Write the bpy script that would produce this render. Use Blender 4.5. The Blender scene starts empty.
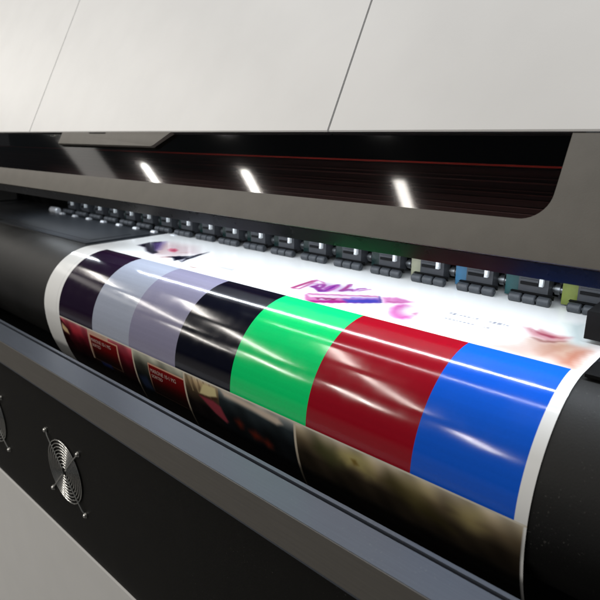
import bpy, bmesh, math, random
from mathutils import Vector, Matrix
import numpy as np
random.seed(4)
PI = math.pi
S = 0.21            # one modelling unit = 21 cm; x runs along the printer, y into it, z up from the platen
sc = bpy.context.scene
COL = sc.collection

# ------------------------------------------------------------------ camera
cam_d = bpy.data.cameras.new('camera'); cam = bpy.data.objects.new('camera', cam_d); COL.objects.link(cam)
F_PX = 560.0
phi = math.atan(167.0/F_PX); al = math.atan(645.0/math.hypot(F_PX, 167.0))
fh = Vector((-math.cos(al), math.sin(al), 0)); rr = Vector((math.sin(al), math.cos(al), 0))
ww = fh*math.cos(phi) + Vector((0, 0, -math.sin(phi))); uu = fh*math.sin(phi) + Vector((0, 0, math.cos(phi)))
m = Matrix((rr, uu, -ww)).transposed().to_4x4(); m.translation = Vector((0, 0, 1))*S
cam.matrix_world = m
cam_d.sensor_width = 36.0; cam_d.lens = 36.0*F_PX/600.0
cam_d.clip_start = 0.01; cam_d.clip_end = 200
cam_d.dof.use_dof = True; cam_d.dof.focus_distance = 3.1*S; cam_d.dof.aperture_fstop = 9.0
sc.camera = cam

# ------------------------------------------------------------------ world and exposure
w = bpy.data.worlds.new('World'); sc.world = w; w.use_nodes = True
bg = w.node_tree.nodes['Background']; bg.inputs[0].default_value = (0.80, 0.90, 1.0, 1); bg.inputs[1].default_value = 0.035
sc.view_settings.view_transform = 'Standard'; sc.view_settings.look = 'None'
sc.view_settings.exposure = 0.0; sc.view_settings.gamma = 1.0

# ------------------------------------------------------------------ lamps of the workshop and of the machine, and an added fill
def strip_lamp(name, loc, sx, sy, power, colour, rot=(0, 0, 0)):
    l = bpy.data.lights.new(name, 'AREA'); l.shape = 'RECTANGLE'; l.size = sx*S; l.size_y = sy*S
    l.energy = power; l.color = colour
    o = bpy.data.objects.new(name, l); COL.objects.link(o); o.location = Vector(loc)*S; o.rotation_euler = rot
    return o
TUBE = 9.6
for x in (-26.8, -20.6, -14.5, -8.35, -2.1):
    for (y0, y1) in ((-2.6, 0.3), (-9.8, -4.2), (-20.0, -14.4)):
        if (x < -26 or x > -3) and y1 == -4.2: continue
        strip_lamp('ceiling_tube_lamp', (x, (y0+y1)/2, 9.0), 0.36, y1-y0, TUBE*(1.9 if x < -12 else 1.1)*(2.4 if y1 < -10 else 1.0)*(y1-y0)/5.6, (1.0, 0.95, 0.88))
strip_lamp('ceiling_panel_lamp', (-25.2, -6.6, 9.0), 3.0, 7.0, 4.2, (1.0, 0.96, 0.9))
strip_lamp('ceiling_line_lamp', (-3.0, 1.66, 9.0), 15.0, 0.10, 9.0, (0.92, 0.96, 1.0))
for x0, x1 in ((-4.5, .3), (-6.05, -5.25)):
    strip_lamp('platen_led_lamp', ((x0+x1)/2, 2.477, 0.412), x1-x0, 0.018, 0.25*(x1-x0), (0.86, 0.93, 1.0), (math.radians(18), 0, 0))
strip_lamp('rear_fill_lamp', (-3.9, 2.98, 0.42), 6.9, 0.4, 1.0, (0.86, 0.93, 1.0), (math.radians(40), 0, 0))  # added, unseen fill that evens the light on the platen towards the rollers

# ------------------------------------------------------------------ materials
def s2l(c):
    return tuple(((v/255.0)/12.92 if v/255.0 <= .04045 else ((v/255.0+.055)/1.055)**2.4) for v in c)
def mat(name, col, rough=.5, metal=0.0, spec=.5, coat=0.0, noise=0.0, nscale=60.0, bump=0.0, bscale=400.0, rvar=0.0, specks=0.0, stretch=(1,1,1), bdist=.0004):
    mt = bpy.data.materials.new(name); mt.use_nodes = True
    nt = mt.node_tree; b = nt.nodes['Principled BSDF']
    b.inputs['Base Color'].default_value = (*col, 1); b.inputs['Roughness'].default_value = rough
    b.inputs['Metallic'].default_value = metal; b.inputs['Specular IOR Level'].default_value = spec
    b.inputs['Coat Weight'].default_value = coat
    tc = nt.nodes.new('ShaderNodeTexCoord'); mp = nt.nodes.new('ShaderNodeMapping'); mp.inputs['Scale'].default_value = stretch
    nt.links.new(tc.outputs['Object'], mp.inputs['Vector'])
    if noise or rvar:
        n = nt.nodes.new('ShaderNodeTexNoise'); n.inputs['Scale'].default_value = nscale; n.inputs['Detail'].default_value = 6
        nt.links.new(mp.outputs[0], n.inputs['Vector'])
        if noise:
            r = nt.nodes.new('ShaderNodeMapRange'); r.inputs[1].default_value = .3; r.inputs[2].default_value = .7
            r.inputs[3].default_value = 1-noise; r.inputs[4].default_value = 1+noise
            mx = nt.nodes.new('ShaderNodeVectorMath'); mx.operation = 'SCALE'; mx.inputs[0].default_value = col
            nt.links.new(n.outputs[0], r.inputs[0]); nt.links.new(r.outputs[0], mx.inputs['Scale']); nt.links.new(mx.outputs[0], b.inputs['Base Color'])
        if rvar:
            r = nt.nodes.new('ShaderNodeMapRange'); r.inputs[1].default_value = .3; r.inputs[2].default_value = .7
            r.inputs[3].default_value = max(.02, rough-rvar); r.inputs[4].default_value = rough+rvar
            nt.links.new(n.outputs[0], r.inputs[0]); nt.links.new(r.outputs[0], b.inputs['Roughness'])
    if specks:
        n4 = nt.nodes.new('ShaderNodeTexNoise'); n4.inputs['Scale'].default_value = 420; n4.inputs['Detail'].default_value = 4
        n5 = nt.nodes.new('ShaderNodeTexNoise'); n5.inputs['Scale'].default_value = 14
        ad = nt.nodes.new('ShaderNodeMath'); ad.operation = 'MULTIPLY_ADD'; ad.inputs[1].default_value = .25
        rp = nt.nodes.new('ShaderNodeMapRange'); rp.inputs[1].default_value = .80; rp.inputs[2].default_value = .90; rp.inputs[4].default_value = specks
        mc = nt.nodes.new('ShaderNodeMix'); mc.data_type = 'RGBA'; mc.inputs['B'].default_value = (.35, .34, .32, 1)
        nt.links.new(tc.outputs['Object'], n4.inputs['Vector']); nt.links.new(tc.outputs['Object'], n5.inputs['Vector'])
        nt.links.new(n5.outputs[0], ad.inputs[0]); nt.links.new(n4.outputs[0], ad.inputs[2]); nt.links.new(ad.outputs[0], rp.inputs[0]); nt.links.new(rp.outputs[0], mc.inputs['Factor'])
        src = b.inputs['Base Color'].links[0].from_socket if b.inputs['Base Color'].is_linked else None
        if src: nt.links.new(src, mc.inputs['A'])
        else: mc.inputs['A'].default_value = (*col, 1)
        nt.links.new(mc.outputs['Result'], b.inputs['Base Color'])
    if bump:
        n2 = nt.nodes.new('ShaderNodeTexNoise'); n2.inputs['Scale'].default_value = bscale; n2.inputs['Detail'].default_value = 3
        nt.links.new(mp.outputs[0], n2.inputs['Vector'])
        bp = nt.nodes.new('ShaderNodeBump'); bp.inputs['Strength'].default_value = bump; bp.inputs['Distance'].default_value = bdist
        nt.links.new(n2.outputs[0], bp.inputs['Height']); nt.links.new(bp.outputs[0], b.inputs['Normal'])
    return mt
M = {}
M['lid'] = mat('powder_coated_grey', (.138, .128, .111), .55, noise=.06, nscale=40, bump=.35, bscale=900)
M['hood'] = mat('white_painted_steel', (.90, .90, .895), .42, noise=.02, nscale=12, bump=.15, bscale=900)
M['beam'] = mat('glossy_dark_beam', (.012, .013, .015), .30, rvar=.06, nscale=30)
M['black'] = mat('black_plastic', (.0035, .0035, .0038), .65, spec=.15, noise=.15, bump=.2)
M['panel'] = mat('black_sheet_steel', (.0055, .0053, .0047), .6, spec=.2, noise=.12, nscale=25, bump=.3, bscale=900, specks=0.16)
M['platen'] = mat('anodised_platen', (.026, .030, .036), .38, spec=.6, noise=.10, nscale=20, rvar=.05, stretch=(1, 6, 1))
M['clamp'] = mat('brushed_clamp_plate', (.028, .032, .038), .40, metal=.2, noise=.1, nscale=30, stretch=(.5, 8, 1), specks=0.16)
M['drum'] = mat('black_rubber', (.0075, .0075, .0073), .54, spec=.33, noise=.25, nscale=9, bump=.25, bscale=500, rvar=.06, specks=0.16)
M['aprontop'] = mat('brushed_blue_grey_aluminium', (.088, .100, .124), .42, metal=.35, noise=.10, nscale=60, rvar=.05, stretch=(.3, 14, 14), specks=0.2)
M['apronface'] = mat('grey_aluminium_edge', (.125, .118, .107), .5, metal=.15, noise=.07, nscale=40, stretch=(.4, 4, 10), bump=.15)
M['bright'] = mat('bare_metal_edge', (.55, .55, .53), .3, metal=.8, noise=.1)
M['block'] = mat('grey_moulded_plastic', (.030, .032, .037), .5, noise=.10, nscale=80, bump=.35, bscale=1300)
M['roller'] = mat('grey_rubber_roller', (.034, .038, .044), .5, noise=.15, nscale=120, bump=.2, bscale=1500, specks=0.16)
M['tab'] = mat('white_plastic_tab', (.62, .64, .65), .35)
M['shaft'] = mat('steel_shaft', (.25, .26, .27), .35, metal=.9, noise=.1)
M['grit'] = mat('bright_grit_roller', (.75, .77, .80), .35, metal=.4)
M['wire'] = mat('chromed_wire', (.62, .62, .60), .25, metal=.95, noise=.1)
M['screw'] = mat('zinc_screw', (.66, .66, .64), .3, metal=.85)
M['red'] = mat('red_edging', (.5, .035, .016), .4)
M['inner'] = mat('maroon_interior', (.026, .0072, .0052), .6, spec=.2, noise=.5, nscale=6, stretch=(.3, 3, 12))
M['groove'] = mat('maroon_groove_edge', (.055, .012, .008), .4, noise=.4, nscale=5)
M['floor'] = mat('grey_workshop_floor', (.08, .078, .075), .5, noise=.15, nscale=4)
M['base'] = mat('pale_grey_cabinet_steel', (.70, .70, .69), .45, noise=.02, nscale=12, bump=.15, bscale=900)
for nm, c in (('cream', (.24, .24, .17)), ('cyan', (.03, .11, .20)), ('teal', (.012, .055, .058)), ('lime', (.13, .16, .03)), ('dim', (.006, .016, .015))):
    M[nm] = mat(nm+'_reflection', c, .25, noise=.35, nscale=25)  # reflected print colours, put into the base colour of the plates
def glass_mat():
    mt = bpy.data.materials.new('smoked_acrylic'); mt.use_nodes = True; nt = mt.node_tree; nt.nodes.clear()
    out = nt.nodes.new('ShaderNodeOutputMaterial'); tr = nt.nodes.new('ShaderNodeBsdfTransparent'); tr.inputs[0].default_value = (.30, .25, .23, 1)
    gl = nt.nodes.new('ShaderNodeBsdfGlossy'); gl.inputs['Roughness'].default_value = .055
    fr = nt.nodes.new('ShaderNodeFresnel'); fr.inputs[0].default_value = 1.49
    mx = nt.nodes.new('ShaderNodeMixShader')
    nt.links.new(fr.outputs[0], mx.inputs[0]); nt.links.new(tr.outputs[0], mx.inputs[1]); nt.links.new(gl.outputs[0], mx.inputs[2]); nt.links.new(mx.outputs[0], out.inputs[0])
    return mt
M['glass'] = glass_mat()
def print_mat():
    mt = bpy.data.materials.new('printed_gloss_vinyl'); mt.use_nodes = True; nt = mt.node_tree; b = nt.nodes['Principled BSDF']
    a = nt.nodes.new('ShaderNodeVertexColor'); a.layer_name = 'print'
    nt.links.new(a.outputs['Color'], b.inputs['Base Color'])
    b.inputs['Roughness'].default_value = .115; b.inputs['Specular IOR Level'].default_value = .55
    tc = nt.nodes.new('ShaderNodeTexCoord'); mp = nt.nodes.new('ShaderNodeMapping'); mp.inputs['Scale'].default_value = (6, 14, 14)
    n = nt.nodes.new('ShaderNodeTexNoise'); n.inputs['Scale'].default_value = 1.0; n.inputs['Detail'].default_value = 2
    bp = nt.nodes.new('ShaderNodeBump'); bp.inputs['Strength'].default_value = .020; bp.inputs['Distance'].default_value = .004
    nt.links.new(tc.outputs['Object'], mp.inputs[0]); nt.links.new(mp.outputs[0], n.inputs['Vector']); nt.links.new(n.outputs[0], bp.inputs['Height']); nt.links.new(bp.outputs[0], b.inputs['Normal'])
    n3 = nt.nodes.new('ShaderNodeTexNoise'); n3.inputs['Scale'].default_value = 45; n3.inputs['Detail'].default_value = 5
    r = nt.nodes.new('ShaderNodeMapRange'); r.inputs[1].default_value = .3; r.inputs[2].default_value = .7; r.inputs[3].default_value = .09; r.inputs[4].default_value = .14
    nt.links.new(tc.outputs['Object'], n3.inputs['Vector']); nt.links.new(n3.outputs[0], r.inputs[0]); nt.links.new(r.outputs[0], b.inputs['Roughness'])
    return mt
M['print'] = print_mat()

# ------------------------------------------------------------------ helpers
def obj(name, bm, mt, parent=None, smooth=False, loc=(0, 0, 0), bevel=0.0):
    """link a bmesh (in units) as ONE mesh object; loc is its origin in units"""
    if bevel:
        bmesh.ops.bevel(bm, geom=[e for e in bm.edges if len(e.link_faces) == 2 and e.calc_face_angle(0) > .6], offset=bevel, segments=2, profile=.6, affect='EDGES', clamp_overlap=True)
    bmesh.ops.recalc_face_normals(bm, faces=bm.faces)
    L = Vector(loc)
    for v in bm.verts: v.co = (v.co - L)*S
    me = bpy.data.meshes.new(name); bm.to_mesh(me); bm.free()
    me.materials.append(mt)
    if smooth:
        me.polygons.foreach_set('use_smooth', [True]*len(me.polygons))
        me.set_sharp_from_angle(angle=math.radians(35))
    o = bpy.data.objects.new(name, me); COL.objects.link(o)
    o.location = L*S
    if parent:
        o.parent = parent; o.location = L*S - world_loc(parent)
    return o
def world_loc(o):
    v = Vector(o.location)
    while o.parent: o = o.parent; v += Vector(o.location)
    return v
def box(bm, x0, x1, y0, y1, z0, z1):
    vs = [bm.verts.new(p) for p in ((x0,y0,z0),(x1,y0,z0),(x1,y1,z0),(x0,y1,z0),(x0,y0,z1),(x1,y0,z1),(x1,y1,z1),(x0,y1,z1))]
    for f in ((3,2,1,0),(4,5,6,7),(0,1,5,4),(1,2,6,5),(2,3,7,6),(3,0,4,7)): bm.faces.new([vs[i] for i in f])
def boxbm(*a): bm = bmesh.new(); box(bm, *a); return bm
def prism(bm, prof, x0, x1, caps=True):
    """closed (y,z) outline swept along x"""
    a = [bm.verts.new((x0, y, z)) for y, z in prof]; b = [bm.verts.new((x1, y, z)) for y, z in prof]; n = len(prof)
    for i in range(n): bm.faces.new((a[i], a[(i+1) % n], b[(i+1) % n], b[i]))
    if caps: bm.faces.new(a[::-1]); bm.faces.new(b)
def cyl(bm, p0, p1, r, seg=20, cap=True, cham=0.0):
    p0 = Vector(p0); p1 = Vector(p1); d = (p1-p0).normalized()
    t = Vector((0,0,1)) if abs(d.z) < .9 else Vector((1,0,0))
    a = d.cross(t).normalized(); b = d.cross(a)
    st = [(p0, r), (p1, r)] if not cham else [(p0, r-cham), (p0+d*cham, r), (p1-d*cham, r), (p1, r-cham)]
    rings = [[bm.verts.new(q + (a*math.cos(2*PI*i/seg) + b*math.sin(2*PI*i/seg))*rad) for i in range(seg)] for q, rad in st]
    for r0, r1 in zip(rings, rings[1:]):
        for i in range(seg): bm.faces.new((r0[i], r0[(i+1) % seg], r1[(i+1) % seg], r1[i]))
    if cap: bm.faces.new(rings[0][::-1]); bm.faces.new(rings[-1])
def tube(bm, pts, r, seg=6, closed=False):
    n = len(pts); P = [Vector(p) for p in pts]; rings = []
    for i in range(n):
        if closed: d = P[(i+1) % n]-P[i-1]
        else: d = P[min(i+1, n-1)]-P[max(i-1, 0)]
        d.normalize(); t = Vector((0, 1, 0)) if abs(d.y) < .9 else Vector((1, 0, 0))
        a = d.cross(t).normalized(); b = d.cross(a)
        rings.append([bm.verts.new(P[i] + (a*math.cos(2*PI*k/seg)+b*math.sin(2*PI*k/seg))*r) for k in range(seg)])
    for i in range(n if closed else n-1):
        r0, r1 = rings[i], rings[(i+1) % n]
        for k in range(seg): bm.faces.new((r0[k], r0[(k+1) % seg], r1[(k+1) % seg], r1[k]))
def arc(c, r, a0, a1, n): return [(c[0]+r*math.cos(a0+(a1-a0)*i/n), c[1]+r*math.sin(a0+(a1-a0)*i/n)) for i in range(n+1)]
def copy_tree(o, parent=None):
    c = o.copy(); COL.objects.link(c); c.parent = parent
    for ch in list(o.children): copy_tree(ch, c)
    return c

# ------------------------------------------------------------------ printer
FLOOR = -4.6
printer = bpy.data.objects.new('large_format_printer', None); COL.objects.link(printer)
printer.location = Vector((-4.0, 3.0, FLOOR))*S
printer['label'] = 'dark grey wide roll printer with smoked lid, black feed drum and fan grilles in front'
printer['category'] = 'printer'
XL, XR = -9.4, 0.95
# lid: a plate leaning back, with a rounded window opening
TY, TZ = .46847, .88348            # direction up the lid
LY, LZ = 2.40, .4778                # its lower edge
def lidpt(x, t, off=0.0): return (x, LY+TY*t+TZ*off, LZ+TZ*t-TY*off)
TOP = .595
def lid_plate(outline, thick, name, mt, parent, off0=0.0, bevel=.006, smooth=True):
    bm = bmesh.new()
    a = [bm.verts.new(lidpt(x, t, off0)) for x, t in outline]; b = [bm.verts.new(lidpt(x, t, off0+thick)) for x, t in outline]; n = len(outline)
    f0 = bm.faces.new(a); f1 = bm.faces.new(b[::-1])
    for i in range(n): bm.faces.new((a[i], a[(i+1) % n], b[(i+1) % n], b[i]))
    if bevel:
        ee = [e for e in f0.edges]
        bmesh.ops.bevel(bm, geom=ee, offset=bevel, segments=2, profile=.6, affect='EDGES', clamp_overlap=True)
    bmesh.ops.triangulate(bm, faces=[f for f in bm.faces if len(f.verts) > 4])
    return obj(name, bm, mt, parent, smooth=smooth, loc=lidpt(-4, 0))
WB = .1803; WR = -.828; WL = -9.1; RC = .125
hole = arc((WL+RC, WB+RC), RC, PI, 1.5*PI, 8) + arc((WR-RC, WB+RC), RC, 1.5*PI, 2*PI, 10)
outline = [(XL, 0), (XR, 0), (XR, TOP), (WR, TOP)] + hole[::-1] + [(WL, TOP), (XL, TOP)]
lid = lid_plate(outline, .018, 'lid_frame', M['lid'], printer)
# smoked window, set behind the frame
bm = bmesh.new()
g = [bm.verts.new(lidpt(x, t, .016)) for x, t in ((WL-.05, WB-.05), (WR+.05, WB-.05), (WR+.05, TOP+.1), (WL-.05, TOP+.1))]
bm.faces.new(g)
obj('lid_window', bm, M['glass'], lid, loc=lidpt(-4, .2, .016))
# grey pull plate near the top of the window
hz0 = .470
hand = [(-5.53, hz0)] + [(-3.95, hz0)] + arc((-3.95, hz0+.03), .03, 1.5*PI, 1.5*PI+.9, 4)[1:] + [(-3.74, TOP-.006), (-5.53, TOP-.006)]
handle = lid_plate(hand, .030, 'pull_plate', M['lid'], lid, off0=-.018, bevel=.004)
bm = bmesh.new()
sl = arc((-4.99, .589), .012, .5*PI, 1.5*PI, 6) + arc((-4.72, .589), .012, 1.5*PI, 2.5*PI, 6)
bm.faces.new([bm.verts.new(lidpt(x, min(t, TOP-.008), -.0215)) for x, t in sl])
obj('finger_slot', bm, M['black'], handle, loc=lidpt(-4.9, .6, -.0215))
# hood above the lid, leaning back with it, with two panel joints
def hp(t, off): return lidpt(0, t, off)[1:]
hood_prof = [hp(.5965, -.004), hp(.604, -.010)] + [hp(3.05, -.010)] + [hp(3.15, .02), hp(3.16, .12)] + [(4.9, 3.2), (4.9, 1.02), (2.80, 1.008)]
bm = bmesh.new()
for (x0, x1) in ((XL-.2, -6.307), (-6.292, -2.207), (-2.192, XR+.2)): prism(bm, hood_prof, x0, x1)
obj('hood', bm, M['hood'], printer, smooth=True, loc=(-4, 2.69, 1.0), bevel=.004)
# interior behind the window
obj('inner_wall', boxbm(XL, XR, 3.66, 3.70, -.02, 1.00), M['black'], printer, loc=(-4, 3.66, 0))
bm = bmesh.new(); box(bm, XL, XR, 3.30, 3.62, .46, .80)
rail = obj('carriage_rail', bm, M['inner'], printer, loc=(-4, 3.3, .6), bevel=.01)
for zz, hh in ((.748, .005), (.720, .009), (.676, .004), (.655, .006), (.625, .003), (.580, .005), (.545, .003)):
    obj('rail_groove', boxbm(XL, XR, 3.290, 3.299, zz, zz+hh), M['groove'], rail, loc=(-4, 3.29, zz))
z_red = 1-.0548*3.285
obj('red_edging', boxbm(XL, XR, 3.285, 3.299, z_red-.007, z_red+.004), M['red'], rail, loc=(-4, 3.28, .6))
# dark beam under the lid, carrying the pinch rollers
bm = bmesh.new(); prism(bm, [(2.410, .4685), (2.446, .3907), (2.4535, .3938), (2.430, .4685)], XL, XR)
beam = obj('front_lip', bm, M['beam'], printer, loc=(-4, 2.41, .42))
obj('clamp_beam', boxbm(XL, XR, 3.30, 3.62, .30, .455), M['black'], printer, loc=(-4, 3.3, .3), bevel=.008)
# lamp channel of the platen light, tucked behind the lip
obj('led_channel', boxbm(-8.4, .4, 2.457, 2.500, .416, .45), M['black'], printer, loc=(-4, 2.48, .43))
# platen plate with grooves
bm = bmesh.new()
box(bm, XL, XR, 2.62, 3.66, -.12, -.008)
platen = obj('platen', bm, M['platen'], printer, loc=(-4, 3, 0))

# drum that carries the sheet over to the front
DR = .494
prof = [(2.62, -.0065)] + arc((2.5, -.5), DR, .5*PI, 1.04*PI, 40) + [(2.03, -.68), (2.12, -.82), (2.30, -.93), (2.62, -.98)]
bm = bmesh.new(); prism(bm, prof, XL, XR)
obj('feed_drum', bm, M['drum'], printer, smooth=True, loc=(-4, 2.5, -.5))
# edge clamps lying on the platen left and right of the sheet
bm = bmesh.new(); box(bm, -7.1, -4.99, 2.50, 3.20, -.0075, .006); box(bm, -7.0, -5.10, 2.60, 3.05, .006, .0095)
obj('edge_clamp', bm, M['clamp'], printer, loc=(-6, 2.9, 0), bevel=.003)
bm = bmesh.new(); box(bm, -.555, .6, 2.555, 2.86, -.006, .014); box(bm, -.575, -.46, 2.44, 2.62, .004, .020)
obj('edge_clamp', bm, M['black'], printer, loc=(0, 2.6, 0), bevel=.004)
# black end block on the right
bm = bmesh.new(); box(bm, -.705, XR, 2.86, 3.22, .030, .172)
obj('end_block', bm, M['black'], printer, loc=(0, 3, .1), bevel=.028)

# pinch roller units hanging from the beam
def pinch_unit():
    y0 = 3.36; L = (0, 3.4, .08)
    bm = bmesh.new()                                          # carrier arm behind the rollers
    prism(bm, [(y0+.006, .0610), (y0+.03, .064), (y0+.044, .064), (y0+.044, .036), (y0+.034, .036), (y0+.028, .056)], -.128, .128)
    u = obj('pinch_roller', bm, M['black'], printer, loc=L, bevel=.004)
    for k in range(3):
        bm = bmesh.new(); c = (k-1)*.086
        cyl(bm, (c-.038, y0, .030), (c+.038, y0, .030), .0295, 24, True, .006)
        cyl(bm, (c-.043, y0, .030), (c+.043, y0, .030), .010, 12)
        obj('roller', bm, M['roller'], u, smooth=True, loc=(c, y0, .030))
    bm = bmesh.new()
    box(bm, -.092, .088, 3.405, 3.50, .040, .298)
    box(bm, -.082, .030, 3.397, 3.405, .128, .142)
    b = obj('holder_block', bm, M['block'], u, loc=(0, 3.5, .17), bevel=.006)
    obj('holder_slot', boxbm(-.080, .025, 3.3975, 3.4045, .106, .124), M['black'], u, loc=(0, 3.445, .19))
    bm = bmesh.new(); box(bm, .040, .062, 3.378, 3.404, .112, .19); cyl(bm, (.051, 3.372, .122), (.051, 3.38, .122), .008, 10)
    obj('release_tab', bm, M['tab'], u, loc=(.05, 3.44, .2), bevel=.004)
    bm = bmesh.new(); cyl(bm, (.09, 3.50, .085), (.26, 3.50, .085), .022, 14); cyl(bm, (.105, 3.50, .085), (.135, 3.50, .085), .034, 14)
    obj('shaft', bm, M['shaft'], u, smooth=True, loc=(.17, 3.5, .085))
    bm = bmesh.new(); box(bm, .112, .128, 3.53, 3.57, .02, .298)
    obj('bracket', bm, M['block'], u, loc=(.15, 3.5, .2), bevel=.003)
    return u
unit = pinch_unit()
xs = [-1.16 - .3468*k for k in range(-1, 18)]
units = []
for k, x in enumerate(xs):
    u = unit if k == 0 else copy_tree(unit, printer)
    u.location.x = unit.location.x if k == 0 else u.location.x
    units.append((u, x))
for u, x in units: u.location.x = x*S - printer.location.x
# plates between the units, coloured as reflections of the print in polished metal
def tinted_plate(x0, x1, mk, z0=.012, z1=.298):
    obj('reflection_plate', boxbm(x0, x1, 3.452, 3.456, z0, z1), M[mk], printer, loc=((x0+x1)/2, 3.454, .13))
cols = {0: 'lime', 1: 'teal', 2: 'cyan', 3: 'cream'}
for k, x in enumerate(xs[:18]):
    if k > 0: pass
    tinted_plate(x-.192, x-.097, cols.get(k, 'dim'))
# driven rollers peeping out of the platen left of the sheet, and a bright end cap
for x in xs[11:]:
    bm = bmesh.new(); cyl(bm, (x-.155, 3.325, -.012), (x-.085, 3.325, -.012), .026, 16)
    obj('grit_roller', bm, M['grit'], printer, smooth=True, loc=(x-.12, 3.325, -.012))
bm = bmesh.new(); cyl(bm, (-7.50, 3.34, .02), (-7.30, 3.34, .02), .042, 20, True, .012)
obj('roller_end_cap', bm, M['grit'], printer, smooth=True, loc=(-7.4, 3.34, .02))

obj('lip_reflection_stop', boxbm(XL, XR, 1.7955, 1.800, -.86, -.672), M['black'], printer, loc=(-4, 1.8, -.7))  # added black strip, keeps the bright lip from mirroring in the sheet
obj('dark_underplate', boxbm(XL, XR, 1.645, 3.5, -1.50, -1.46), M['black'], printer, loc=(-4, 2.5, -1.5))  # added black sheet, darkens the gap under the drum over the pale cabinet
# apron below the drum: lip, groove, shelf and edge
bm = bmesh.new(); box(bm, XL, XR, 1.772, 1.795, -.80, -.666)
obj('apron_lip', bm, M['aprontop'], printer, loc=(-4, 1.78, -.7), bevel=.003)
obj('groove_liner', boxbm(XL, XR, 1.742, 1.772, -.80, -.76), M['black'], printer, loc=(-4, 1.75, -.78))
bm = bmesh.new(); prism(bm, [(1.742, -.659), (1.742, -.80), (1.60, -.88), (1.566, -.88), (1.566, -.659)], XL, XR)
ap = obj('apron', bm, M['aprontop'], printer, loc=(-4, 1.65, -.7), bevel=.004)
obj('apron_face', boxbm(XL, XR, 1.5600, 1.5655, -.862, -.661), M['apronface'], ap, loc=(-4, 1.56, -.76), bevel=.0022)
# front cabinet
panel = obj('front_panel', boxbm(XL, XR, 1.60, 1.64, -2.19, -.84), M['panel'], printer, loc=(-4, 1.6, -1.5))
obj('base_cabinet', boxbm(XL, XR, 1.585, 3.6, FLOOR+.12, -2.195), M['base'], printer, loc=(-4, 1.6, -3), bevel=.012)
obj('plinth', boxbm(XL+.1, XR-.1, 1.68, 3.5, FLOOR, FLOOR+.12), M['black'], printer, loc=(-4, 1.7, FLOOR))
# end covers closing the machine at both sides
for x0, x1 in ((XL-.45, XL-.003), (XR+.003, XR+.45)):
    bm = bmesh.new(); prism(bm, [(1.56, -2.19), (1.56, -.66), (2.02, .10), (2.34, .40), (2.38, .4760), (3.70, .4760), (3.70, -2.19)], x0, x1)
    obj('end_cover', bm, M['lid'], printer, loc=((x0+x1)/2, 2.6, -.8), bevel=.015)
# fan grilles on the panel
def fan_guard(cx, cz):
    yq = 1.590; L = (cx, 1.59, cz)
    bm = bmesh.new()
    for k in range(9):
        r = .262 - k*.0275
        tube(bm, [(cx+r*math.cos(2*PI*i/48), yq, cz+r*math.sin(2*PI*i/48)) for i in range(48)], .0052, 6, True)
    for sx, sz in ((1, 1), (-1, 1), (1, -1), (-1, -1)):
        tube(bm, [(cx+sx*.022, yq-.006, cz+sz*.022), (cx+sx*.19, yq-.006, cz+sz*.19), (cx+sx*.235, yq-.004, cz+sz*.235), (cx+sx*.262, yq+.004, cz+sz*.262)], .0055, 6)
    gd = obj('fan_guard', bm, M['wire'], printer, smooth=True, loc=L)
    for sx, sz in ((1, 1), (-1, 1), (1, -1), (-1, -1)):
        bm = bmesh.new(); c = Vector((cx+sx*.266, 1.598, cz+sz*.266))
        cyl(bm, c, c+Vector((0, -.022, 0)), .016, 16, True, .005); cyl(bm, c+Vector((0, .0, 0)), c+Vector((0, -.008, 0)), .021, 16)
        obj('screw', bm, M['screw'], gd, smooth=True, loc=c)
    bm = bmesh.new(); cyl(bm, (cx, 1.599, cz), (cx, 1.5965, cz), .268, 40)
    obj('fan_opening', bm, M['black'], gd, smooth=True, loc=(cx, 1.598, cz))
    bm = bmesh.new(); cyl(bm, (cx, 1.5963, cz), (cx, 1.5925, cz), .085, 30)
    obj('fan_hub', bm, M['black'], gd, smooth=True, loc=(cx, 1.59, cz))
    return gd
fan_guard(-3.925, -1.54)
fan_guard(-5.36, -1.56)

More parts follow.
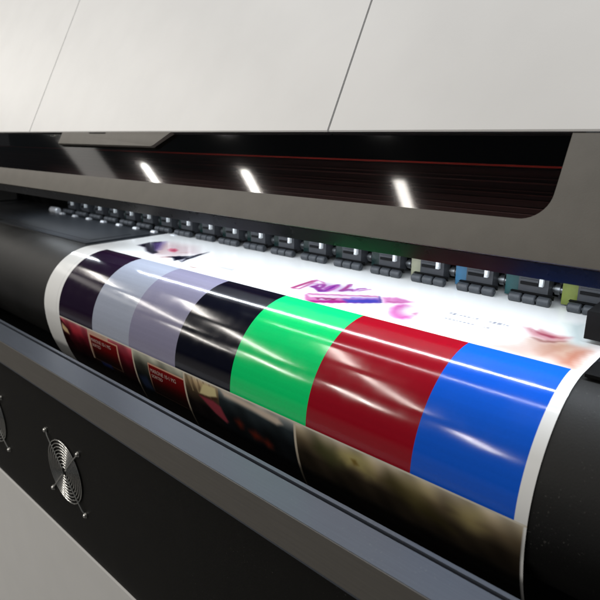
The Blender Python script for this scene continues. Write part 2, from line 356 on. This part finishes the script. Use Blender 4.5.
# ------------------------------------------------------------------ the printed sheet
def sheet_pt(x, s, lift=0.0):
    if s <= 0: return (x, 2.5-s, lift)
    if s <= .7854:
        a = s/.5; return (x, 2.5-(.5+lift)*math.sin(a), -.5+(.5+lift)*math.cos(a))
    a = s-.7854; return (x, 3.0-(1+lift)*math.cos(a), -.5-(1+lift)*math.sin(a))
X0, X1 = -4.88, -.592
SX = [-4.6, -4.035, -3.504, -2.938, -2.382, -1.772, -1.130, -.645]
STRIPES = [(30, 16, 38), (158, 165, 182), (134, 132, 156), (9, 10, 24), (12, 212, 114), (150, 13, 31), (20, 92, 214)]
SOFT = [
((226,196,200),0.1,0.75,[(-4.497,-0.425),(-4.45,-0.569),(-4.128,-0.597),(-3.844,-0.434),(-3.903,-0.216),(-4.053,-0.152)]),
((214,176,176),0.05,0.6,[(-4.36,-0.387),(-4.443,-0.508),(-4.298,-0.443),(-4.079,-0.221),(-4.103,-0.2)]),
((22,16,38),0.02,1,[(-4.56,-0.292),(-4.598,-0.446),(-4.537,-0.536),(-4.35,-0.375),(-4.252,-0.278),(-4.127,-0.216),(-4.126,-0.16),(-4.262,-0.19),(-4.422,-0.277)]),
((120,98,165),0.04,0.8,[(-4.536,-0.423),(-4.508,-0.563),(-4.225,-0.303),(-4.221,-0.257)]),
((226,100,130),0.016,0.95,[(-4.186,-0.358),(-4.222,-0.417),(-4.182,-0.412),(-4.188,-0.438),(-4.091,-0.404),(-4.041,-0.332),(-4.091,-0.315)]),
((170,50,84),0.007,0.8,[(-4.167,-0.355),(-4.132,-0.377),(-4.089,-0.396),(-4.111,-0.361)]),
((200,150,150),0.012,0.8,[(-3.994,-0.088),(-3.94,-0.209),(-3.888,-0.247),(-3.885,-0.169)]),
((206,160,165),0.012,0.6,[(-4.025,-0.347),(-3.959,-0.396),(-3.956,-0.448),(-3.942,-0.374)]),
((20,20,40),0.014,1,[(-3.934,-0.179),(-3.893,-0.243),(-3.81,-0.336),(-3.814,-0.528),(-3.735,-0.296),(-3.714,-0.212),(-3.678,-0.136),(-3.765,-0.166),(-3.759,-0.121),(-3.861,-0.182)]),
((235,235,245),0.008,0.85,[(-3.762,-0.168),(-3.766,-0.243),(-3.691,-0.149)]),
((220,222,232),0.008,0.7,[(-3.797,-0.249),(-3.81,-0.354),(-3.772,-0.29)]),
((170,120,110),0.008,0.7,[(-3.592,-0.141),(-3.504,-0.095),(-3.419,-0.102),(-3.439,-0.069),(-3.49,-0.076)]),
((224,196,200),0.14,0.35,[(-3.682,-0.452),(-3.381,-0.413),(-3.288,-0.259),(-3.525,-0.283)]),
((206,206,214),0.012,0.6,[(-3.378,-0.224),(-3.197,-0.252),(-3.202,-0.338),(-3.148,-0.208)]),
((222,196,232),0.05,0.9,[(-2.451,-0.256),(-2.464,-0.412),(-2.279,-0.434),(-2.094,-0.442),(-2.075,-0.371),(-2.247,-0.224)]),
((216,130,186),0.012,1,[(-2.271,-0.045),(-2.311,-0.095),(-2.317,-0.135),(-1.939,-0.383),(-1.876,-0.325),(-1.842,-0.258),(-2.157,0.01),(-2.23,-0.008)]),
((246,226,244),0.01,1,[(-2.3,-0.106),(-1.928,-0.356),(-1.894,-0.329),(-2.249,-0.077)]),
((176,44,140),0.014,1,[(-2.214,-0.019),(-2.035,-0.163),(-1.925,-0.191),(-2.152,0.006)]),
((74,70,190),0.02,1,[(-2.063,-0.179),(-1.886,-0.322),(-1.84,-0.266),(-1.989,-0.133)]),
((140,110,215),0.014,0.8,[(-2.043,-0.246),(-1.906,-0.346),(-1.888,-0.326),(-2.033,-0.212)]),
((130,30,90),0.008,0.7,[(-2.212,-0.093),(-2.101,-0.166),(-2.081,-0.122),(-2.178,-0.063)]),
((230,200,238),0.006,0.8,[(-2.182,-0.077),(-2.174,-0.106),(-2.131,-0.094),(-2.122,-0.132),(-2.114,-0.103),(-2.154,-0.073)]),
((60,50,150),0.006,0.9,[(-1.939,-0.389),(-1.917,-0.378),(-1.827,-0.269),(-1.838,-0.258)]),
((226,130,196),0.02,0.95,[(-1.895,-0.368),(-1.836,-0.433),(-1.69,-0.419),(-1.746,-0.339),(-1.821,-0.276)]),
((198,90,160),0.01,0.6,[(-1.835,-0.319),(-1.774,-0.359),(-1.717,-0.382),(-1.796,-0.305)]),
((228,100,190),0.03,1,[(-1.584,-0.26),(-1.554,-0.191),(-1.549,-0.128),(-1.567,-0.088),(-1.605,-0.077),(-1.653,-0.101),(-1.7,-0.154),(-1.734,-0.224),(-1.743,-0.291),(-1.724,-0.337),(-1.682,-0.346),(-1.63,-0.317)]),
((238,150,212),0.03,0.7,[(-1.606,-0.214),(-1.586,-0.169),(-1.583,-0.128),(-1.595,-0.1),(-1.62,-0.094),(-1.653,-0.109),(-1.683,-0.144),(-1.705,-0.189),(-1.71,-0.232),(-1.697,-0.262),(-1.67,-0.268),(-1.637,-0.25)]),
((254,246,252),0.035,1,[(-1.572,-0.296),(-1.553,-0.247),(-1.551,-0.201),(-1.566,-0.17),(-1.595,-0.161),(-1.63,-0.177),(-1.663,-0.213),(-1.685,-0.263),(-1.688,-0.311),(-1.672,-0.344),(-1.641,-0.353),(-1.605,-0.335)]),
((226,130,180),0.012,0.9,[(-1.587,-0.216),(-1.576,-0.252),(-1.555,-0.205)]),
((222,182,166),0.08,0.95,[(-0.902,-0.049),(-0.946,-0.248),(-0.92,-0.288),(-0.867,-0.281),(-0.772,-0.335),(-0.658,-0.337),(-0.641,-0.001),(-0.745,-0.021)]),
((232,206,196),0.05,0.9,[(-0.898,-0.165),(-1.054,-0.074),(-1.073,0.016),(-0.972,-0.003),(-0.809,0.01)]),
((204,150,128),0.05,0.85,[(-0.819,-0.237),(-0.766,-0.316),(-0.73,-0.302),(-0.77,-0.163),(-0.802,-0.077)]),
((200,226,226),0.06,0.7,[(-0.845,-0.618),(-0.791,-0.667),(-0.694,-0.335),(-0.748,-0.332)]),
((206,126,100),0.05,0.9,[(-0.741,-0.189),(-0.695,-0.26),(-0.657,-0.28),(-0.65,-0.031),(-0.699,-0.037)]),
((230,200,180),0.03,0.8,[(-0.757,-0.146),(-0.732,-0.256),(-0.704,-0.266),(-0.72,-0.124)]),
((222,150,160),0.03,1,[(-1.014,-0.41),(-0.982,-0.421),(-0.947,-0.396),(-0.929,-0.432),(-0.85,-0.401),(-0.778,-0.417),(-0.784,-0.337),(-0.854,-0.292),(-0.938,-0.315)]),
((176,78,100),0.01,0.9,[(-0.962,-0.403),(-0.909,-0.375),(-0.84,-0.37),(-0.804,-0.383),(-0.852,-0.333),(-0.919,-0.356)]),
((236,190,196),0.014,0.8,[(-0.926,-0.339),(-0.869,-0.334),(-0.829,-0.338),(-0.861,-0.312)]),
((160,100,96),0.018,0.9,[(-0.929,-0.286),(-0.866,-0.279),(-0.774,-0.34),(-0.816,-0.274),(-0.872,-0.248)])]
LETTER_AT = 14
STROKES = [
((176,60,120),0.02,[(-2.482,-0.167),(-2.489,-0.258),(-2.498,-0.397)]),
((190,90,150),0.012,[(-2.468,-0.157),(-2.43,-0.173),(-2.448,-0.277),(-2.49,-0.424)]),
((200,110,170),0.01,[(-2.503,-0.402),(-2.496,-0.434),(-2.424,-0.415),(-2.388,-0.388)]),
((205,130,190),0.01,[(-2.456,-0.289),(-2.45,-0.332),(-2.399,-0.378)]),
((128,36,140),0.026,[(-2.395,-0.278),(-2.366,-0.277),(-2.289,-0.23)]),
((150,50,150),0.02,[(-2.395,-0.296),(-2.398,-0.351),(-2.373,-0.364),(-2.345,-0.314),(-2.339,-0.265)]),
((120,40,150),0.02,[(-2.288,-0.221),(-2.264,-0.244),(-2.284,-0.332),(-2.301,-0.429)]),
((170,70,170),0.014,[(-2.306,-0.295),(-2.318,-0.366),(-2.304,-0.421)]),
((185,90,180),0.014,[(-2.252,-0.254),(-2.254,-0.319),(-2.276,-0.404)]),
((150,60,160),0.012,[(-2.302,-0.262),(-2.282,-0.28),(-2.282,-0.307)]),
((160,50,130),0.018,[(-2.191,-0.319),(-2.205,-0.386),(-2.241,-0.492)]),
((150,60,150),0.024,[(-2.187,-0.331),(-2.173,-0.37),(-2.141,-0.39)]),
((190,110,190),0.01,[(-2.252,-0.473),(-2.235,-0.489),(-2.209,-0.447)]),
((170,80,170),0.014,[(-2.125,-0.369),(-2.133,-0.433),(-2.103,-0.469)]),
((190,100,180),0.01,[(-2.098,-0.402),(-2.077,-0.448),(-2.061,-0.471)])]
def poly_mask(px, py, pts, soft):
    n = len(pts); inside = np.zeros(px.shape, bool); d2 = np.full(px.shape, 1e9)
    for i in range(n):
        x1, y1 = pts[i]; x2, y2 = pts[(i+1) % n]
        dx, dy = x2-x1, y2-y1; l2 = dx*dx+dy*dy+1e-12
        t = np.clip(((px-x1)*dx+(py-y1)*dy)/l2, 0, 1)
        d2 = np.minimum(d2, (px-x1-t*dx)**2+(py-y1-t*dy)**2)
        c = ((y1 > py) != (y2 > py)) & (px < (x2-x1)*(py-y1)/((y2-y1) if abs(y2-y1) > 1e-12 else 1e-12)+x1)
        inside ^= c
    sd = np.where(inside, np.sqrt(d2), -np.sqrt(d2))
    k = np.clip(sd/soft*.5+.5, 0, 1); return k*k*(3-2*k)
def paint(x, s):
    """ink colour (sRGB 0..255) of the sheet at points x, s"""
    c = np.empty(x.shape+(3,)); c[:] = (240, 241, 240)
    def over(col, k): 
        k = k[..., None]; c[:] = c*(1-k) + np.array(col, float)*k
    flat = s < .02
    wob = .010*np.sin(x*61+s*23)+.007*np.sin(x*113-s*71+1.0)+.005*np.sin(s*190+x*37)
    def line_mask(pts, wd, soft):
        d = np.full(x.shape, 1e9)
        for (x1, y1), (x2, y2) in zip(pts, pts[1:]):
            dx, dy = x2-x1, y2-y1; q = np.clip(((x-x1)*dx+(s-y1)*dy)/(dx*dx+dy*dy+1e-9), 0, 1)
            d = np.minimum(d, np.hypot(x-x1-q*dx, s-y1-q*dy))
        return np.clip((wd*.5-d)/soft+.5, 0, 1)
    done = False
    for k, (col, soft, alpha, pts) in enumerate(SOFT):
        over([v*.84 for v in col], poly_mask(x+wob*.35, s+wob*.2, pts, soft*1.2)*alpha*flat)
        if k == LETTER_AT:
            for c2, wd, ps in STROKES: over([v*.9 for v in c2], line_mask(ps, wd*1.7, .016)*flat*.95)
    rs = np.random.RandomState(3)
    for row, n0, h in ((-.372, 15, .030), (-.270, 12, .022)):      # two lines of faint grey type, too pale to read
        xx = -1.434 if row < -.3 else -1.407
        for q in range(n0):
            wdt = rs.uniform(.010, .020)
            if q not in (8, 9): over((118, 120, 138), ((np.abs(x-xx-wdt/2) < wdt/2) & (np.abs(s-row) < h*rs.uniform(.3, .5)) & flat).astype(float)*rs.uniform(.5, .9))
            xx += wdt+.009
    # unreadably faint line of small type near the right-hand portrait
    # stripes
    on = (s > 0) & (s < .7854) & (x > SX[0]) & (x < SX[-1])
    idx = np.clip(np.searchsorted(np.array(SX), x)-1, 0, 6)
    band = 1+.006*np.sin(s*150)+.006*np.sin(s*67+1.1)+.004*np.sin(s*311+x*.7)+.006*np.random.RandomState(7).randn(*x.shape)
    c[on] = (np.array(STRIPES, float)[idx]*band[..., None])[on]
    key = (x > -4.655) & (x < -4.648) & (s > .0) & (s < .7854)
    c[key] = (196, 196, 198)
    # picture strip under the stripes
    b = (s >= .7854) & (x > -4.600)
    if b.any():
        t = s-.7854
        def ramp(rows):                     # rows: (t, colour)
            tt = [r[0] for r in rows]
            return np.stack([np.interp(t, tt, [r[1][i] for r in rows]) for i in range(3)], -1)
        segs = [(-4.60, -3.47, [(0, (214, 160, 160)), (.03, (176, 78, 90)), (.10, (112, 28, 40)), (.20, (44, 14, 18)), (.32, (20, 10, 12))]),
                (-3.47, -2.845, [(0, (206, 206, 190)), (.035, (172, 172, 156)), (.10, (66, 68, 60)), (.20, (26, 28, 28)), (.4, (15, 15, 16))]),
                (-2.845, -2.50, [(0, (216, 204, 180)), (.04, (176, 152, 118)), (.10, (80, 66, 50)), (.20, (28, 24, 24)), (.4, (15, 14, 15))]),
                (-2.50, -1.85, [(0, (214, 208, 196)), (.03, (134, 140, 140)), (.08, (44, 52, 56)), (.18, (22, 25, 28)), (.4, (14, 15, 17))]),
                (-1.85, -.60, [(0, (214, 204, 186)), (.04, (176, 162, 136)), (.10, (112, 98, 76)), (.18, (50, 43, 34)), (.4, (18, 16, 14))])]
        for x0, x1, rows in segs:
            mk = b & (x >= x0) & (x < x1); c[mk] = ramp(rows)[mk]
        # soft variation inside the pictures
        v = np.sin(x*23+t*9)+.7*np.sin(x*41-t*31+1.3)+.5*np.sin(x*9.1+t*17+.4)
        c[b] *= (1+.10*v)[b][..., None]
        def P(col, soft, alpha, pts): over(col, poly_mask(x, s, pts, soft)*alpha*b)
        P((60, 22, 28), .015, 1, [(-4.60, .80), (-4.52, .85), (-4.44, .89), (-4.44, .99), (-4.60, .98)])
        P((224, 196, 150), .012, 1, [(-4.575, .845), (-4.49, .885), (-4.47, .93), (-4.55, .92), (-4.585, .90)])
        P((30, 12, 14), .015, 1, [(-4.60, .93), (-4.50, .95), (-4.38, 1.10), (-4.40, 1.25), (-4.60, 1.2)])
        P((210, 60, 70), .03, .5, [(-4.43, .83), (-4.25, .83), (-4.22, .89), (-4.40, .90)])
        # two dark red cards with a pale outline
        for (xa, xb, sa, sb) in ((-4.113, -3.678, .822, 1.062), (-3.280, -2.846, .846, 1.10)):
            over((224, 176, 150), ((x > xa) & (x < xb) & (s > sa) & (s < sb) & b).astype(float))
            k = ((x > xa+.013) & (x < xb-.013) & (s > sa+.012) & (s < sb-.010) & b).astype(float)
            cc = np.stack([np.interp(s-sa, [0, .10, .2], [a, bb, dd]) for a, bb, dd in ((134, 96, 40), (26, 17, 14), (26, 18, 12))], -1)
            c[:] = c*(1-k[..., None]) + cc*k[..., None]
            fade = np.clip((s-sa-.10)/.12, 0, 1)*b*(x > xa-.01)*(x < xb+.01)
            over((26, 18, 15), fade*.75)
        over((214, 196, 172), ((x > -4.125) & (x < -4.113) & b & (s < 1.06)).astype(float)*.8)
        over((206, 190, 168), ((np.abs(x+4.113+.0) < .30) & (x > -4.113) & (x < -3.678) & (s < .822) & b).astype(float)*.8)
        P((30, 44, 96), .02, .8, [(-4.02, 1.06), (-3.86, 1.05), (-3.84, 1.09), (-4.0, 1.10)])
        P((40, 52, 84), .03, .7, [(-3.44, 1.0), (-3.33, .98), (-3.28, 1.09), (-3.40, 1.12)])
        # blond hair, neck and pink cloth
        for q in range(9):
            xx = -2.83+q*.030
            P((206, 184, 140) if q % 2 else (96, 78, 58), .006, .6, [(xx, .80), (xx+.012, .80), (xx+.05, .90), (xx+.035, .90)])
        P((226, 212, 160), .010, 1, [(-2.645, .812), (-2.525, .806), (-2.515, .865), (-2.60, .892), (-2.695, .898)])
        P((70, 46, 36), .012, .8, [(-2.70, .898), (-2.60, .892), (-2.51, .868), (-2.51, .885), (-2.60, .91), (-2.70, .915)])
        P((150, 62, 74), .014, 1, [(-2.70, .912), (-2.56, .905), (-2.49, .925), (-2.44, 1.02), (-2.46, 1.04), (-2.56, 1.0)])
        # arm across, red details in the dark
        P((226, 208, 190), .018, .95, [(-2.47, .80), (-2.36, .796), (-1.98, .81), (-1.945, .84), (-1.99, .862), (-2.20, .842), (-2.44, .832)])
        for (xx, ss, l) in ((-2.36, .98, .06), (-2.24, 1.01, .09), (-2.13, 1.03, .07)): P((140, 44, 28), .04, .75, [(xx, ss), (xx+l*.6, ss-.02), (xx+l, ss+.0), (xx+l*.9, ss+.03), (xx+.03, ss+.04)])
        # pale flowers further right
        for (xx, ss, r, al_) in ((-1.46, .862, .05, .8), (-1.39, .845, .05, .6), (-1.53, .872, .03, .7), (-1.36, .90, .03, .5), (-1.10, .86, .09, .3), (-.84, .88, .08, .4)):
            P((206, 194, 122), .05, al_, [(xx+r*math.cos(q*.524)*(1+.35*math.sin(q*2.1+xx*9)), ss+r*.7*math.sin(q*.524)*(1+.3*math.cos(q*1.7+xx*5))) for q in range(12)])
        P((120, 96, 44), .012, .8, [(-1.47, .855), (-1.44, .85), (-1.42, .875), (-1.45, .885)])
        P((58, 66, 34), .05, .6, [(-1.70, .83), (-1.58, .84), (-1.52, .92), (-1.60, .97), (-1.72, .90)])
        P((70, 64, 34), .05, .6, [(-1.25, .83), (-1.02, .90), (-.90, 1.0), (-1.10, .99), (-1.28, .90)])
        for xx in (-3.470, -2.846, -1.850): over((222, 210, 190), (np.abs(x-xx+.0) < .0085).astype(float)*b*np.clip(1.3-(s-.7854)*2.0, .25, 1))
        over((222, 216, 200), ((s < .7975) & b).astype(float))
    return np.clip(c, 0, 255)
def make_sheet():
    gx = sorted(set([round(v, 4) for v in np.linspace(X0, X1, 540)] + [v+d for v in SX for d in (-.0006, .0006)] + [-4.655, -4.648, -4.6006]))
    gs = sorted(set([round(v, 4) for v in np.arange(-1.14, -.0005, .0085)] + [-.0008, .0008] + [round(v, 4) for v in np.linspace(.008, .778, 130)] + [.7846, .7862] + [round(v, 4) for v in np.arange(.7925, 1.16, .0055)] + [round(v, 3) for v in np.linspace(1.18, 1.95, 20)]))
    gx = np.array(gx); gs = np.array(gs); nx, ns = len(gx), len(gs)
    prof = np.array([sheet_pt(0, s) for s in gs])
    co = np.empty((ns, nx, 3)); co[..., 0] = gx[None]; co[..., 1] = prof[:, None, 1]; co[..., 2] = prof[:, None, 2]
    # a very slight wave where the film leaves the nip
    amp = np.clip((-gs-.05)/.5, 0, 1)[:, None]
    co[..., 2] += amp*.0025*(1+np.sin(gx*7.3)[None]*np.sin(gs*5+1)[:, None])
    org = np.array((-2.7, 2.4, 0))
    me = bpy.data.meshes.new('printed_sheet')
    i = np.arange(ns*nx).reshape(ns, nx)
    q = np.stack([i[:-1, :-1], i[:-1, 1:], i[1:, 1:], i[1:, :-1]], -1).reshape(-1, 4)[:, ::-1]
    me.vertices.add(ns*nx); me.vertices.foreach_set('co', ((co-org)*S).ravel())
    me.loops.add(q.size); me.loops.foreach_set('vertex_index', q.ravel())
    me.polygons.add(len(q)); me.polygons.foreach_set('loop_start', np.arange(0, q.size, 4)); 
    me.update(calc_edges=True); me.validate()
    XX, SS = np.meshgrid(gx, gs)
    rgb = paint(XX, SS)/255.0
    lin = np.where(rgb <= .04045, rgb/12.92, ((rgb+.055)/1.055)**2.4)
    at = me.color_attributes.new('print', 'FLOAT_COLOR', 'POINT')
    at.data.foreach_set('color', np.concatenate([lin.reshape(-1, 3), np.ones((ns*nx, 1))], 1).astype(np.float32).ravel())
    me.polygons.foreach_set('use_smooth', [True]*len(me.polygons))
    me.materials.append(M['print'])
    o = bpy.data.objects.new('printed_sheet', me); COL.objects.link(o); o.location = Vector(org)*S
    o['label'] = 'glossy printed vinyl sheet with seven colour stripes draped over the black drum'; o['category'] = 'printed sheet'
    return o
sheet = make_sheet()
# lettering printed on the two red cards
ink = mat('pale_print_ink', (.62, .46, .42), .3)
def lettering(text, x0, x1, s_top, h):
    cu = bpy.data.curves.new('lettering', 'FONT'); cu.body = text; cu.size = 1.0; cu.resolution_u = 3
    tmp = bpy.data.objects.new('lettering', cu); COL.objects.link(tmp)
    dg = bpy.context.evaluated_depsgraph_get(); me = bpy.data.meshes.new_from_object(tmp.evaluated_get(dg))
    COL.objects.unlink(tmp); bpy.data.objects.remove(tmp)
    co = np.empty(len(me.vertices)*3); me.vertices.foreach_get('co', co); co = co.reshape(-1, 3)
    mn, mxx = co.min(0), co.max(0); L = Vector(((x0+x1)/2, 2.0, -.6))
    for v in me.vertices:
        u = (v.co.x-mn[0])/(mxx[0]-mn[0]); t = (v.co.y-mn[1])/(mxx[1]-mn[1])
        v.co = (Vector(sheet_pt(x0+(x1-x0)*u, s_top+h*(1-t), .0012))-L)*S
    me.materials.clear(); me.materials.append(ink); me.name = 'lettering'
    o = bpy.data.objects.new('lettering', me); COL.objects.link(o); o.parent = sheet; o.location = L*S-Vector(sheet.location)
for (xa, sa) in ((-4.113, .822), (-3.280, .846)):
    lettering('MARONE 10-1 MG', xa+.030, xa+.330, sa+.036, .030)
    lettering('SORTED', xa+.034, xa+.165, sa+.082, .026)

# ------------------------------------------------------------------ floor
bm = bmesh.new(); bm.faces.new([bm.verts.new(p) for p in ((-60, -60, FLOOR), (60, -60, FLOOR), (60, 60, FLOOR), (-60, 60, FLOOR))])
fl = obj('floor', bm, M['floor'], None, loc=(0, 0, FLOOR)); fl['kind'] = 'structure'
